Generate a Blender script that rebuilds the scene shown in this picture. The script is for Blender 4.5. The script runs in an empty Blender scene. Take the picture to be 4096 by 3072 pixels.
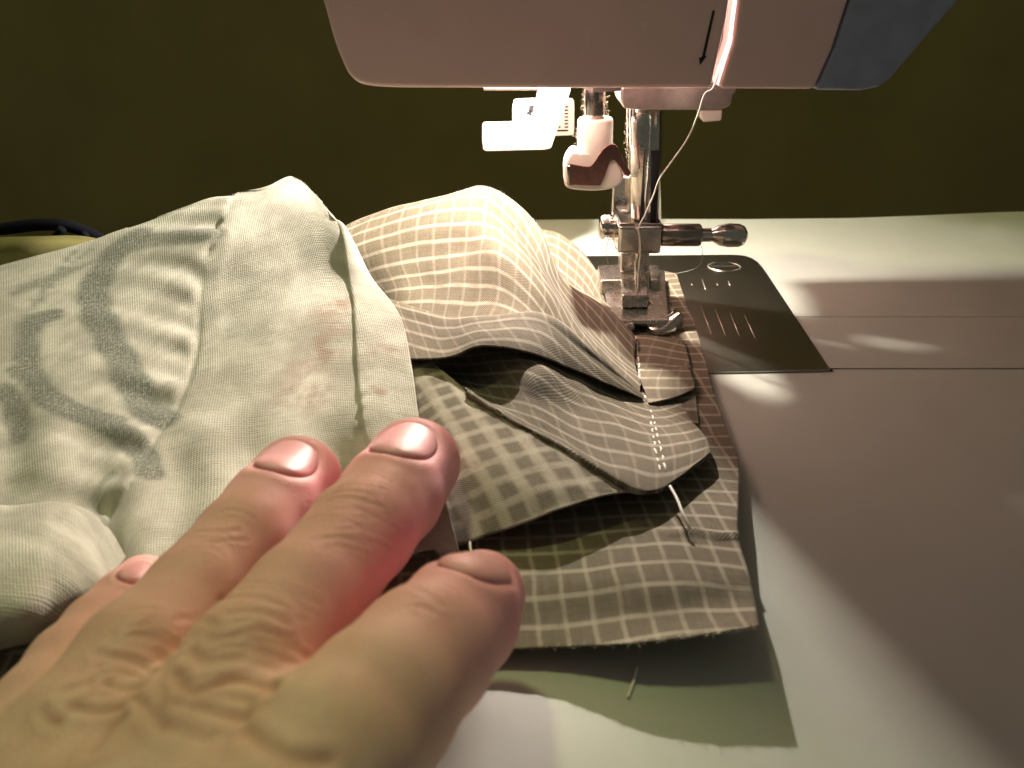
import bpy, bmesh, math, random
import numpy as np
from mathutils import Vector, Matrix
from mathutils.bvhtree import BVHTree
random.seed(7)
sc = bpy.context.scene
col = sc.collection
CM = 0.01                                   # everything below is measured in centimetres
# ---------------------------------------------------------------- camera
F, PITCH, H = 3500.0, math.radians(26), 8.4
def ray(px, py):
    x = (px-2048)/F; y = (1536-py)/F
    return np.array([x, math.cos(PITCH)+y*math.sin(PITCH), -math.sin(PITCH)+y*math.cos(PITCH)])
_r = ray(2545, 1250); CAM = np.array([_r[0]*H/_r[2], _r[1]*H/_r[2], H])
def PZ(px, py, z=0.0):
    r = ray(px, py); return CAM + r*((z-CAM[2])/r[2])
def PY(px, py, y):
    r = ray(px, py); return CAM + r*((y-CAM[1])/r[1])
cd = bpy.data.cameras.new('camera'); cam = bpy.data.objects.new('camera', cd); col.objects.link(cam)
cam.location = CAM*CM; cam.rotation_euler = (math.pi/2-PITCH, 0, 0)
cd.sensor_width = 36; cd.lens = 36*F/4096; cd.clip_start = 0.005; cd.clip_end = 20
cd.dof.use_dof = True; cd.dof.focus_distance = 0.195; cd.dof.aperture_fstop = 34
sc.camera = cam
# ---------------------------------------------------------------- world, lamps, exposure
w = bpy.data.worlds.new('World'); sc.world = w; w.use_nodes = True
bg = w.node_tree.nodes['Background']; bg.inputs[0].default_value = (0.68, 0.68, 0.54, 1); bg.inputs[1].default_value = 0.11
sc.view_settings.view_transform = 'Standard'; sc.view_settings.look = 'None'
sc.view_settings.exposure = 0.25; sc.view_settings.gamma = 1.0
def lamp(name, typ, loc, energy, color, size=None, target=None):
    d = bpy.data.lights.new(name, typ); d.energy = energy; d.color = color
    o = bpy.data.objects.new(name, d); col.objects.link(o); o.location = Vector(loc)*CM
    if typ == 'AREA': d.shape = 'DISK'; d.size = size*CM
    elif typ == 'POINT': d.shadow_soft_size = size*CM
    if target is not None:
        o.rotation_euler = (Vector(target)-Vector(loc)).to_track_quat('-Z', 'Y').to_euler()
    return o
LAMP = (-2.26, 2.0, 7.8)
lamp('machine_lamp', 'POINT', LAMP, 1.0, (1.0, 0.91, 0.79), 0.14)
lamp('room_lamp', 'AREA', (-26, 31, 92), 2.6, (0.94, 1.0, 0.44), 11, (-4, 0, 0))
# ---------------------------------------------------------------- materials
def mat(name, color=(.8, .8, .8), rough=.5, metal=0.0, **kw):
    m = bpy.data.materials.new(name); m.use_nodes = True
    b = m.node_tree.nodes['Principled BSDF']
    b.inputs['Base Color'].default_value = (*color, 1); b.inputs['Roughness'].default_value = rough
    b.inputs['Metallic'].default_value = metal
    for k, v in kw.items():
        b.inputs[k.replace('_', ' ')].default_value = v
    return m, m.node_tree, b
class NT:
    def __init__(s, nt): s.nt = nt
    def n(s, t, **kw):
        x = s.nt.nodes.new(t)
        for k, v in kw.items(): setattr(x, k, v)
        return x
    def l(s, a, b): s.nt.links.new(a, b)
    def val(s, x, inp):
        if hasattr(x, 'is_output') or hasattr(x, 'links'): s.l(x, inp)
        else: inp.default_value = x
    def math(s, op, a, b=0.0, c=None, clamp=False):
        x = s.n('ShaderNodeMath', operation=op, use_clamp=clamp); s.val(a, x.inputs[0]); s.val(b, x.inputs[1])
        if c is not None: s.val(c, x.inputs[2])
        return x.outputs[0]
    def mix(s, fac, a, b):
        x = s.n('ShaderNodeMix', data_type='RGBA'); s.val(fac, x.inputs[0])
        for v, i in ((a, 6), (b, 7)):
            if isinstance(v, tuple): x.inputs[i].default_value = (*v, 1)
            else: s.l(v, x.inputs[i])
        return x.outputs[2]
    def noise(s, vec, scale, detail=3, rough=.5, out=0, dist=0.0):
        x = s.n('ShaderNodeTexNoise'); s.l(vec, x.inputs['Vector']); x.inputs['Scale'].default_value = scale
        x.inputs['Detail'].default_value = detail; x.inputs['Roughness'].default_value = rough; x.inputs['Distortion'].default_value = dist
        return x.outputs[out]
    def objcm(s):
        t = s.n('ShaderNodeTexCoord'); m = s.n('ShaderNodeVectorMath', operation='SCALE'); s.l(t.outputs['Object'], m.inputs[0]); m.inputs['Scale'].default_value = 100
        return m.outputs[0]
    def uv(s): return s.n('ShaderNodeTexCoord').outputs['UV']
    def bump(s, h, strength, dist, bsdf):
        x = s.n('ShaderNodeBump'); x.inputs['Strength'].default_value = strength; x.inputs['Distance'].default_value = dist*CM
        s.l(h, x.inputs['Height']); s.l(x.outputs[0], bsdf.inputs['Normal'])
    def ramp(s, fac, a, b):
        x = s.n('ShaderNodeMapRange', interpolation_type='SMOOTHSTEP'); s.val(fac, x.inputs[0]); x.inputs[1].default_value = a; x.inputs[2].default_value = b
        return x.outputs[0]
def plain(name, color, rough, metal=0.0, bump=0.0, bscale=30, var=0.0, vscale=1.0, rvar=.25, **kw):
    m, nt, b = mat(name, color, rough, metal, **kw); g = NT(nt); v = g.objcm()
    if var:
        c = g.mix(g.ramp(g.noise(v, vscale, 5, .6), .3, .7), tuple(x*(1-var) for x in color), tuple(min(1, x*(1+var)) for x in color))
        g.l(c, b.inputs['Base Color'])
        rr = g.math('MULTIPLY_ADD', g.noise(v, vscale*2.3, 4), rvar, rough-rvar*.5); g.l(rr, b.inputs['Roughness'])
    if bump: g.bump(g.noise(v, bscale, 3), 1.0, bump, b)
    return m
M = {}
M['bed'] = plain('bed_plastic', (.47, .48, .425), .38, bump=.0015, bscale=60, var=.03, vscale=.5)
M['shell'] = plain('shell_plastic', (.80, .58, .56), .22, var=.03, vscale=.6, bump=.001, bscale=50)  # off-white plastic; pink bounce from hand and cloth is put into the colour
M['blue'] = plain('blue_plastic', (.29, .33, .45), .5, var=.08, vscale=2)
M['white'] = plain('white_plastic', (.82, .76, .70), .35, bump=.001, bscale=40, var=.02)
M['ivory'] = plain('ivory_nylon', (.78, .74, .66), .4, var=.04, vscale=3)
M['chrome'] = plain('chrome', (.60, .57, .53), .14, 1.0, var=.12, vscale=5, bump=.003, bscale=14)
M['dustychrome'] = plain('dusty_chrome', (.66, .62, .57), .26, 1.0, var=.06, vscale=5, rvar=.12, bump=.0012, bscale=9)
M['steel'] = plain('dark_steel', (.34, .30, .27), .22, 1.0, var=.15, vscale=4)
M['plate'] = plain('needle_plate_steel', (.38, .365, .31), .30, 1.0, var=.03, vscale=.6, rvar=.06)
M['darksteel'] = plain('blackened_steel', (.05, .045, .045), .3, .9)
M['scribe'] = plain('scribe_mark', (.80, .74, .62), .35, .8)
M['bracket'] = plain('bracket_metal', (.55, .45, .43), .34, .85, var=.08, vscale=6, bump=.004, bscale=45)
M['black'] = plain('black_print', (.012, .012, .016), .5)
M['dark'] = plain('dark_gap', (.02, .018, .015), .8)
M['casting'] = plain('dark_casting', (.06, .055, .05), .6, var=.1)
M['thread'] = plain('thread', (.85, .80, .70), .7)
M['threadfaint'] = plain('loose_thread', (.40, .36, .30), .7)
M['lint'] = plain('lint', (.50, .40, .30), .9)
M['pinksteel'] = plain('steel_pink_reflection', (.38, .17, .165), .12, 1.0, var=.1, vscale=5)  # polished steel; its base colour carries the pink reflection
M['yellow'] = plain('yellow_cloth', (.20, .18, .06), .9, var=.1, vscale=1)
M['strap'] = plain('black_strap', (.012, .012, .02), 1.0, Specular_IOR_Level=.1)
M['desk'] = plain('desk_surface', (.10, .075, .04), .6, var=.1)
M['wall'] = plain('wall_paint', (.25, .215, .082), .9, var=.10, vscale=.09)

def gingham(name, base, line,  pu=.43, pv=.46, wu=.055, wv=.085, dark=.75, luw=.38):
    m, nt, b = mat(name, base, .85); g = NT(nt); uv = g.uv()
    warp = g.n('ShaderNodeVectorMath', operation='MULTIPLY_ADD')
    nz = g.n('ShaderNodeTexNoise'); g.l(uv, nz.inputs['Vector']); nz.inputs['Scale'].default_value = 1.1; nz.inputs['Detail'].default_value = 2
    g.l(nz.outputs['Color'], warp.inputs[0]); warp.inputs[1].default_value = (.10, .10, 0); g.l(uv, warp.inputs[2])
    sp = g.n('ShaderNodeSeparateXYZ'); g.l(warp.outputs[0], sp.inputs[0])
    def lines(x, p, wd):
        t = g.math('FRACT', g.math('DIVIDE', x, p)); t = g.math('ABSOLUTE', g.math('SUBTRACT', t, .5))
        r = g.n('ShaderNodeMapRange', interpolation_type='SMOOTHSTEP'); g.l(t, r.inputs[0])
        r.inputs[1].default_value = wd/p*1.0; r.inputs[2].default_value = wd/p*.30; return r.outputs[0]
    lu = lines(sp.outputs[0], pu, wu); lv = lines(sp.outputs[1], pv, wv)
    sr = g.n('ShaderNodeSeparateXYZ'); g.l(uv, sr.inputs[0])
    def wave(x, f): return g.math('MULTIPLY_ADD', g.math('SINE', g.math('MULTIPLY', x, f)), .5, .5)
    wu_ = wave(sr.outputs[0], 2*math.pi/.052); wv_ = wave(sr.outputs[1], 2*math.pi/.052)
    weave = g.math('MULTIPLY_ADD', g.math('MULTIPLY', g.math('SUBTRACT', wu_, .5), g.math('SUBTRACT', wv_, .5)), 2.0, .5)
    def slub(sx, sy):
        mm = g.n('ShaderNodeVectorMath', operation='MULTIPLY'); g.l(uv, mm.inputs[0]); mm.inputs[1].default_value = (sx, sy, 1)
        return g.noise(mm.outputs[0], 1.0, 2)
    s1 = slub(.6, 22); s2 = slub(22, .6); mott = g.noise(uv, 9, 4, .6)
    k = g.math('ADD', g.math('MULTIPLY', s1, .45), g.math('MULTIPLY', s2, .45)); k = g.math('ADD', k, g.math('MULTIPLY', mott, .45))
    k = g.math('ADD', k, g.math('MULTIPLY_ADD', weave, .8, -.22))           # about .5-1.0
    c0 = g.mix(g.ramp(k, .55, 1.25), tuple(x*dark*.75 for x in base), tuple(min(1, x*1.45) for x in base))
    f = g.math('MAXIMUM', g.math('MULTIPLY', lu, luw), g.math('MULTIPLY', lv, .80))
    f = g.math('MINIMUM', g.math('ADD', f, g.math('MULTIPLY', g.math('MULTIPLY', lu, lv), .35)), 1.0)
    f = g.math('MULTIPLY', f, g.math('MULTIPLY_ADD', weave, .35, .70), clamp=True); f = g.math('MULTIPLY', f, g.ramp(g.math('ADD', g.noise(uv, 2.2, 3), g.math('MULTIPLY', mott, .5)), .25, .85), clamp=True)
    c = g.mix(f, c0, line)
    g.l(c, b.inputs['Base Color'])
    b.inputs['Sheen Weight'].default_value = .06
    hh = g.math('ADD', g.math('MULTIPLY', weave, 1.1), g.math('MULTIPLY', mott, .6))
    g.bump(hh, 1.0, .010, b)
    return m
M['check'] = gingham('striped_check_cotton', (.148, .118, .072), (.44, .39, .30), pu=.46, pv=.50, wv=.085, luw=.30)
M['checkmid'] = gingham('pleated_check_cotton', (.148, .118, .072), (.44, .39, .30), pu=.46, pv=.50, wv=.085, luw=.32)
M['checkflat'] = gingham('check_cotton', (.148, .118, .072), (.44, .39, .30), pu=.38, pv=.47, wu=.05, wv=.07, luw=.6)
M['checkback'] = gingham('check_cotton_turned', (.148, .118, .072), (.44, .39, .30), .46, .46, .12, .15, .6, .7)

def white_cotton():
    m, nt, b = mat('printed_white_cotton', (.7, .7, .6), .9); g = NT(nt); uv = g.uv()
    at = g.n('ShaderNodeAttribute', attribute_name='print'); at2 = g.n('ShaderNodeAttribute', attribute_name='blush')
    sr = g.n('ShaderNodeSeparateXYZ'); g.l(uv, sr.inputs[0])
    def wave(x, f): return g.math('MULTIPLY_ADD', g.math('SINE', g.math('MULTIPLY', x, f)), .5, .5)
    weave = g.math('MULTIPLY', wave(sr.outputs[0], 2*math.pi/.045), wave(sr.outputs[1], 2*math.pi/.05))
    n1 = g.noise(uv, .9, 5, .6); n2 = g.noise(uv, 16, 4, .7)
    mm = g.n('ShaderNodeVectorMath', operation='MULTIPLY'); g.l(uv, mm.inputs[0]); mm.inputs[1].default_value = (.7, 30, 1)
    slub = g.noise(mm.outputs[0], 1.0, 2)
    c = g.mix(g.ramp(n1, .35, .68), (.38, .355, .295), (.60, .57, .49))
    pr = g.math('MULTIPLY', at.outputs['Fac'], g.ramp(n2, .22, .6), clamp=True)
    c = g.mix(pr, c, (.12, .13, .10))
    bl = g.math('MULTIPLY', at2.outputs['Fac'], g.ramp(g.noise(uv, 2.0, 4, .6), .35, .65), clamp=True)
    c = g.mix(bl, c, (.36, .27, .21))
    k = g.math('ADD', g.math('MULTIPLY', slub, .5), g.math('MULTIPLY', n2, .5))
    mul = g.n('ShaderNodeMix', data_type='RGBA', blend_type='MULTIPLY'); mul.inputs[0].default_value = .6
    g.l(c, mul.inputs[6]); x = g.n('ShaderNodeCombineColor'); kk = g.math('MULTIPLY_ADD', k, 1.6, .2, clamp=True)
    for i in range(3): g.l(kk, x.inputs[i])
    g.l(x.outputs[0], mul.inputs[7]); g.l(mul.outputs[2], b.inputs['Base Color'])
    b.inputs['Sheen Weight'].default_value = .2
    g.bump(g.math('ADD', g.math('MULTIPLY', weave, .6), g.math('ADD', n2, slub)), 1.0, .010, b)
    return m
M['cotton'] = white_cotton()

def skin():
    m, nt, b = mat('skin', (.6, .4, .3), .42); g = NT(nt); v = g.objcm()
    at = g.n('ShaderNodeAttribute', attribute_name='pink'); at2 = g.n('ShaderNodeAttribute', attribute_name='crease')
    n = g.noise(v, 1.6, 5, .6); n2 = g.noise(v, 7, 4, .65)
    c = g.mix(g.ramp(n, .3, .7), (.80, .53, .40), (.88, .62, .49))
    c = g.mix(g.math('MULTIPLY', g.ramp(n2, .4, .7), .35), c, (.84, .47, .40))
    c = g.mix(at.outputs['Fac'], c, (1.0, .43, .50))
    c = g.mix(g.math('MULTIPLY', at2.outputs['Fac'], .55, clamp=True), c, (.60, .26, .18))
    g.l(c, b.inputs['Base Color'])
    b.inputs['Subsurface Weight'].default_value = .22; b.inputs['Subsurface Radius'].default_value = (1.0, .32, .16); b.inputs['Subsurface Scale'].default_value = .0035
    b.inputs['Specular IOR Level'].default_value = .32
    g.l(g.math('MULTIPLY_ADD', n2, .25, .40), b.inputs['Roughness'])
    vo = g.n('ShaderNodeTexVoronoi', feature='DISTANCE_TO_EDGE'); g.l(v, vo.inputs['Vector']); vo.inputs['Scale'].default_value = 17
    hh = g.math('ADD', g.math('MULTIPLY', g.ramp(vo.outputs[0], 0, .25), .5), g.noise(v, 25, 3, .6))
    g.bump(hh, .6, .0045, b)
    return m
M['skin'] = skin()
def nailmat():
    m, nt, b = mat('fingernail', (.78, .42, .38), .42); g = NT(nt); v = g.uv()
    s = g.n('ShaderNodeSeparateXYZ'); g.l(v, s.inputs[0])
    c = g.mix(g.ramp(s.outputs[0], .90, .99), (1.0, .43, .47), (.95, .66, .62)); g.l(c, b.inputs['Base Color'])
    mm = g.n('ShaderNodeVectorMath', operation='MULTIPLY'); g.l(v, mm.inputs[0]); mm.inputs[1].default_value = (.6, 26, 1)
    g.bump(g.noise(mm.outputs[0], 1.0, 2), .4, .006, b)
    b.inputs['Coat Weight'].default_value = .0; b.inputs['Coat Roughness'].default_value = .15
    b.inputs['Subsurface Weight'].default_value = .2; b.inputs['Subsurface Scale'].default_value = .002
    return m
M['nail'] = nailmat()

# ---------------------------------------------------------------- object helpers
def tag(o, label=None, cat=None, group=None, kind=None):
    if label: o['label'] = label
    if cat: o['category'] = cat
    if group: o['group'] = group
    if kind: o['kind'] = kind
    return o
def thing(name, loc, label, cat, group=None):
    o = bpy.data.objects.new(name, None); col.objects.link(o); o.location = Vector(loc)*CM
    o.empty_display_size = .01
    return tag(o, label, cat, group)
def link(name, verts, faces, m, parent=None, smooth=True, uv=None, attrs=None, solid=0.0, origin=None, bevel=0.0, offset=0.0):
    verts = np.asarray(verts, dtype=float)
    root = parent
    off = np.zeros(3)
    while root is not None:
        off += np.array(root.location)/CM; root = root.parent
    if parent is None:
        off = np.array(origin if origin is not None else (verts[:, 0].mean(), verts[:, 1].mean(), verts[:, 2].min()))
    me = bpy.data.meshes.new(name)
    me.from_pydata([tuple(v) for v in (verts-off)*CM], [], [tuple(int(i) for i in f) for f in faces])
    if smooth: me.polygons.foreach_set('use_smooth', [True]*len(me.polygons))
    if uv is not None:
        ul = me.uv_layers.new(name='UVMap'); li = np.zeros(len(me.loops), dtype=np.int32); me.loops.foreach_get('vertex_index', li)
        ul.data.foreach_set('uv', np.asarray(uv, dtype=np.float32)[li].ravel())
    if attrs:
        for k, a in attrs.items():
            at = me.attributes.new(k, 'FLOAT', 'POINT'); at.data.foreach_set('value', np.asarray(a, dtype=np.float32))
    me.materials.append(m)
    o = bpy.data.objects.new(name, me); col.objects.link(o)
    if parent is None: o.location = Vector(off)*CM
    else: o.parent = parent
    if solid:
        s = o.modifiers.new('thickness', 'SOLIDIFY'); s.thickness = solid*CM; s.offset = offset
    if bevel:
        b = o.modifiers.new('bevel', 'BEVEL'); b.width = bevel*CM; b.segments = 3; b.limit_method = 'ANGLE'; b.angle_limit = math.radians(40)
        if smooth: 
            n = o.modifiers.new('wn', 'WEIGHTED_NORMAL'); n.keep_sharp = False
    me.update()
    return o
class MB:
    def __init__(s): s.v = []; s.f = []
    def add(s, v, f):
        n = len(s.v); s.v += [tuple(x) for x in v]; s.f += [tuple(i+n for i in q) for q in f]; return s
    def box(s, lo, hi):
        (a, b, c), (d, e, f) = lo, hi
        return s.add([(a,b,c),(d,b,c),(d,e,c),(a,e,c),(a,b,f),(d,b,f),(d,e,f),(a,e,f)],
                     [(0,3,2,1),(4,5,6,7),(0,1,5,4),(1,2,6,5),(2,3,7,6),(3,0,4,7)])
    def prism(s, pts, d):                      # pts: loop of 3-D points, d: extrusion vector
        n = len(pts); p = [np.array(q, float) for q in pts]; d = np.array(d, float)
        return s.add(p+[q+d for q in p], [tuple(range(n))[::-1], tuple(range(n, 2*n))]+[(i, (i+1) % n, n+(i+1) % n, n+i) for i in range(n)])
    def tube(s, pts, r, n=10, cap=True):
        pts = [Vector(p) for p in pts]; k = len(pts); rr = r if hasattr(r, '__len__') else [r]*k
        up = None; vs = []
        for i, p in enumerate(pts):
            t = (pts[min(i+1, k-1)]-pts[max(i-1, 0)]).normalized()
            if up is None: up = t.orthogonal().normalized()
            up = (up - t*up.dot(t)).normalized(); b = t.cross(up)
            for j in range(n):
                a = 2*math.pi*j/n; vs.append(p+(up*math.cos(a)+b*math.sin(a))*rr[i])
        fs = [(i*n+j, i*n+(j+1) % n, (i+1)*n+(j+1) % n, (i+1)*n+j) for i in range(k-1) for j in range(n)]
        if cap: fs += [tuple(range(n))[::-1], tuple(range((k-1)*n, k*n))]
        return s.add(vs, fs)
    def lathe(s, p0, p1, prof, n=28):          # prof: (t 0..1 along p0-p1, radius)
        p0, p1 = Vector(p0), Vector(p1)
        d = (p1-p0).normalized(); up = d.orthogonal().normalized(); b = d.cross(up); vs = []
        for t, r in prof:
            c = p0.lerp(p1, t)
            for j in range(n):
                a = 2*math.pi*j/n; vs.append(c+(up*math.cos(a)+b*math.sin(a))*r)
        k = len(prof)
        fs = [(i*n+j, i*n+(j+1) % n, (i+1)*n+(j+1) % n, (i+1)*n+j) for i in range(k-1) for j in range(n)]
        fs += [tuple(range(n))[::-1], tuple(range((k-1)*n, k*n))]
        return s.add(vs, fs)
    def build(s, name, m, parent=None, **kw): return link(name, s.v, s.f, m, parent, **kw)
def smoothline(pts, n=8):
    P = np.array(pts, float); out = []
    for i in range(len(P)-1):
        a, b, c, d = P[max(i-1, 0)], P[i], P[i+1], P[min(i+2, len(P)-1)]
        for k in range(n):
            t = k/n; out.append(.5*((2*b)+(-a+c)*t+(2*a-5*b+4*c-d)*t*t+(-a+3*b-3*c+d)*t**3))
    out.append(P[-1]); return np.array(out)
def grid(ctrl, nu, nv):                        # ctrl [rows][cols] of 3-D points -> smooth (rows*nv+1) x (cols*nu+1)
    A = np.array(ctrl, float)
    B = np.array([smoothline(r, nu) for r in A])
    C = np.array([smoothline(B[:, j], nv) for j in range(B.shape[1])]).transpose(1, 0, 2)
    return C
def normals(G):
    du = np.gradient(G, axis=1); dv = np.gradient(G, axis=0); n = np.cross(dv, du)
    n /= np.linalg.norm(n, axis=2, keepdims=True)+1e-9
    if n[..., 2].mean() < 0: n = -n
    return n
def lens(G):                                   # texture coordinates by arc length, in cm
    du = np.linalg.norm(np.diff(G, axis=1), axis=2); dv = np.linalg.norm(np.diff(G, axis=0), axis=2)
    u = np.concatenate([np.zeros((G.shape[0], 1)), np.cumsum(du, 1)], 1); v = np.concatenate([np.zeros((1, G.shape[1])), np.cumsum(dv, 0)], 0)
    um = u.mean(0, keepdims=True)*.65+u*.35; vm = v.mean(1, keepdims=True)*.65+v*.35
    return um, vm
def wob(u, v, amp, freq, seed):
    r = np.random.RandomState(seed); h = 0*u
    for k in range(7):
        a = r.uniform(0, math.pi); f = freq*r.uniform(.5, 1.8); h = h+np.sin((u*math.cos(a)+v*math.sin(a))*f+r.uniform(0, 6.28)+1.2*np.sin(v*f*.4+k))/(1+.4*k)
    return amp*h/2.2
def gfaces(R, Cc): return [(i*Cc+j, i*Cc+j+1, (i+1)*Cc+j+1, (i+1)*Cc+j) for i in range(R-1) for j in range(Cc-1)]
def cloth(name, rows, m, parent, nu=14, nv=14, amp=.04, freq=1.6, seed=1, solid=.035, uvoff=(0, 0), rot=0.0, attrs=None, extra=None, fray=0.0, planar=None):
    """rows: control rows of (px, py, z cm)"""
    ctrl = [[PZ(*p) for p in r] for r in rows]
    G = grid(ctrl, nu, nv); N = normals(G); U, V = lens(G)
    h = wob(U, V, amp, freq, seed)+wob(U, V, amp*.25, freq*3.5, seed+5)
    if extra is not None: h = h+extra(G, U, V)
    G = G+N*h[..., None]
    if fray:
        r = np.random.RandomState(seed); G[-1] += r.normal(0, fray, (G.shape[1], 3))
    uu = U*math.cos(rot)-V*math.sin(rot)+uvoff[0]; vv = U*math.sin(rot)+V*math.cos(rot)+uvoff[1]
    uv = np.stack([uu, vv], -1).reshape(-1, 2)
    if planar:
        sh_, an_ = planar; x_ = G[..., 0]+sh_*G[..., 1]; y_ = G[..., 1]*1.05+.06*np.sin(G[..., 0]*1.7)
        uv = np.stack([x_*math.cos(an_)+y_*math.sin(an_), -x_*math.sin(an_)+y_*math.cos(an_)], -1).reshape(-1, 2)
    at = attrs(G) if attrs else None
    vs = G.reshape(-1, 3); fs = gfaces(*G.shape[:2])
    o = link(name, vs, fs, m, parent, uv=uv, attrs=at, solid=solid, offset=-1)
    o['_'] = 0; del o['_']
    bvh = BVHTree.FromPolygons([Vector(v) for v in vs], fs)
    return o, G, bvh
def hit(bvh, px, py):
    r = Vector(ray(px, py)).normalized(); loc, n, i, d = bvh.ray_cast(Vector(CAM), r)
    if loc is None: return None, None
    if n.dot(r) > 0: n = -n
    return np.array(loc), np.array(n)
def polydist(P, line):                         # distance of points P (n,3) to a 3-D polyline
    d = np.full(len(P), 1e9)
    for a, b in zip(line[:-1], line[1:]):
        ab = b-a; t = np.clip(((P-a)@ab)/(ab@ab+1e-12), 0, 1); d = np.minimum(d, np.linalg.norm(P-a-t[:, None]*ab, axis=1))
    return d
def stitches(name, bvhs, line, m, parent, length=.17, gap=.07, r=.022, lift=.016, jitter=.01):
    L = smoothline(line, 16); pts = []
    for q in L:
        best = None
        for b in bvhs:
            p, n = hit(b, *q)
            if p is not None and (best is None or np.linalg.norm(p-CAM) < np.linalg.norm(best[0]-CAM)): best = (p, n)
        if best is not None: pts.append(best)
    P = np.array([p for p, n in pts]); N = np.array([n for p, n in pts]); s = np.concatenate([[0], np.cumsum(np.linalg.norm(np.diff(P, axis=0), axis=1))])
    mb = MB(); x = .02
    while x+length < s[-1]:
        q = []
        for k, t in enumerate((0, .15, .5, .85, 1)):
            xx = x+length*t; p = np.array([np.interp(xx, s, P[:, i]) for i in range(3)]); n = np.array([np.interp(xx, s, N[:, i]) for i in range(3)])
            q.append(p+n*(-.01, lift, lift+.012, lift, -.01)[k]+(np.random.normal(0, jitter, 3) if 0 < k < 4 else 0))
        mb.tube(q, [r*.5, r, r, r, r*.5], 6); x += length+gap
    o = mb.build(name, m, parent); o['kind'] = 'stuff'; return o

# ================================================================ SETTING
wall = MB().box((-120, 38, -40), (140, 40, 90)).build('wall', M['wall'], smooth=False); tag(wall, kind='structure')
desk = MB().box((-120, -60, -11), (140, 37.7, -9)).build('desk', M['desk'], smooth=False); tag(desk, kind='structure')

# ================================================================ SEWING MACHINE
sm = thing('sewing_machine', (0, 0, -9), 'cream sewing machine with chrome presser foot, steel needle plate and blue side panel', 'sewing machine')
# bed: rear body and bobbin cover, with recessed joints between them
ysA = PZ(3700, 1266)[1]; ysB = PZ(3700, 1474)[1]
def bedpart(name, loop, z0, z1, m=None, bev=.012, parent=sm):
    return MB().prism([(x, y, z0) for x, y in loop], (0, 0, z1-z0)).build(name, m or M['bed'], parent, bevel=bev, smooth=True)
rear = [PZ(px, py)[:2] for px, py in ((-900, 925), (1500, 884), (2500, 876), (3000, 876), (3400, 872), (3700, 861), (4000, 848), (4400, 838), (5200, 836))]
rear = [(max(x, -8.0) if i == 0 else x, y) for i, (x, y) in enumerate(rear)]
yl = ysA
bedpart('machine_bed', [(-14, yl+.0), (24, yl)]+[tuple(p) for p in rear[::-1]], -9, 0)
bedpart('bobbin_cover', [(-14, ysB+.035), (24, ysB+.035), (24, ysA-.035), (-14, ysA-.035)], -.6, 0)
MB().box((-14, ysB, -9), (24, ysA-.002, -.62)).build('free_arm', M['casting'], sm, smooth=False)
# needle plate
pl = [(1900, 1040), (2300, 1022), (2900, 1018)]
corner = smoothline([(2900, 1018), (2965, 1020), (3010, 1033), (3040, 1056), (3062, 1085)], 4)
loop = [PZ(px, py, .06)[:2] for px, py in [(2250, 1024)]+[tuple(c) for c in corner]+[(3322, 1478), (1950, 1500)]]
npl = MB().prism([(x, y, .004) for x, y in loop[::-1]], (0, 0, .056)).build('needle_plate', M['plate'], sm, bevel=.015)
mb = MB()
for a, b in (((2828, 1484), (3330, 1481)), ):
    p, q = PZ(1980, 1490, .004), PZ(3328, 1482, .004)
    mb.prism([p, q, q+np.array([0, -.05, 0]), p+np.array([0, -.05, 0])], (0, 0, .03))
mb.build('plate_edge', M['dark'], npl, smooth=False)
sc_ = []
for (a, b) in (((2803, 1222), (2845, 1335)), ((2862, 1238), (2902, 1342)), ((2920, 1250), (2958, 1345)), ((2978, 1258), (3020, 1352)),
               ((2765, 1135), (2769, 1141)), ((2809, 1118), (2822, 1158)), ((2866, 1133), (2872, 1141)), ((2912, 1122), (2920, 1142))):
    p, q = PZ(*a, .063), PZ(*b, .063); o = MB().tube([p, (p+q)/2, q], [.004, .012, .004], 6).build('guide_line', M['scribe'], npl)
c = PZ(2897, 1067, .062)
ringp = [c+np.array([.48*math.cos(a), .40*math.sin(a), .0]) for a in np.linspace(0, 2*math.pi, 40)]
MB().lathe(c-np.array([0, 0, .05]), c+np.array([0, 0, .02]), [(0, .47), (.8, .47), (1, .40), (1, .30), (.9, .02)], 36).build('plate_screw', M['plate'], npl)
MB().tube(ringp, .02, 6, False).build('screw_rim', M['scribe'], npl)
MB().box((c[0]-.36, c[1]-.05, c[2]+.0), (c[0]+.36, c[1]+.05, c[2]+.025)).build('screw_slot', M['dark'], npl, smooth=False)

# head
YF = -2.7
def HY(px, py, y=YF): return PY(px, py, y)
head = []
zb = HY(2400, 352)[2]
out = smoothline([HY(1215, -250), HY(1290, 0), HY(1335, 160), HY(1375, 262), HY(1400, 305), HY(1440, 335), HY(1500, 347), HY(1600, 352)], 6)
slotL = [HY(2845, 352), HY(2905, 90), HY(2955, -250)]
lp = list(out)+[HY(2300, 354)]+slotL
# front cover, left part: a slab with a rolled edge
fc = MB().prism([p for p in lp], (0, .55, 0)).build('front_cover', M['shell'], sm, bevel=.17)
slotR = [HY(2880, 356), HY(2935, 170), HY(2992, -250)]
lp = slotR+[HY(3435, -250), HY(3395, 0), HY(3330, 200), HY(3258, 357)]
MB().prism(lp[::-1], (0, 1.1, 0)).build('side_cover', M['shell'], sm, bevel=.09)
lp = [HY(3262, 362), HY(3335, 200), HY(3402, 0), HY(3442, -250), HY(4050, -250), HY(3840, 0), HY(3700, 160), HY(3570, 312), HY(3520, 350), HY(3450, 364)]
bp = MB().prism([p+np.array([0, .03, 0]) for p in lp[::-1]], (0, 1.2, 0)).build('blue_panel', M['blue'], sm, bevel=.09)
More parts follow.
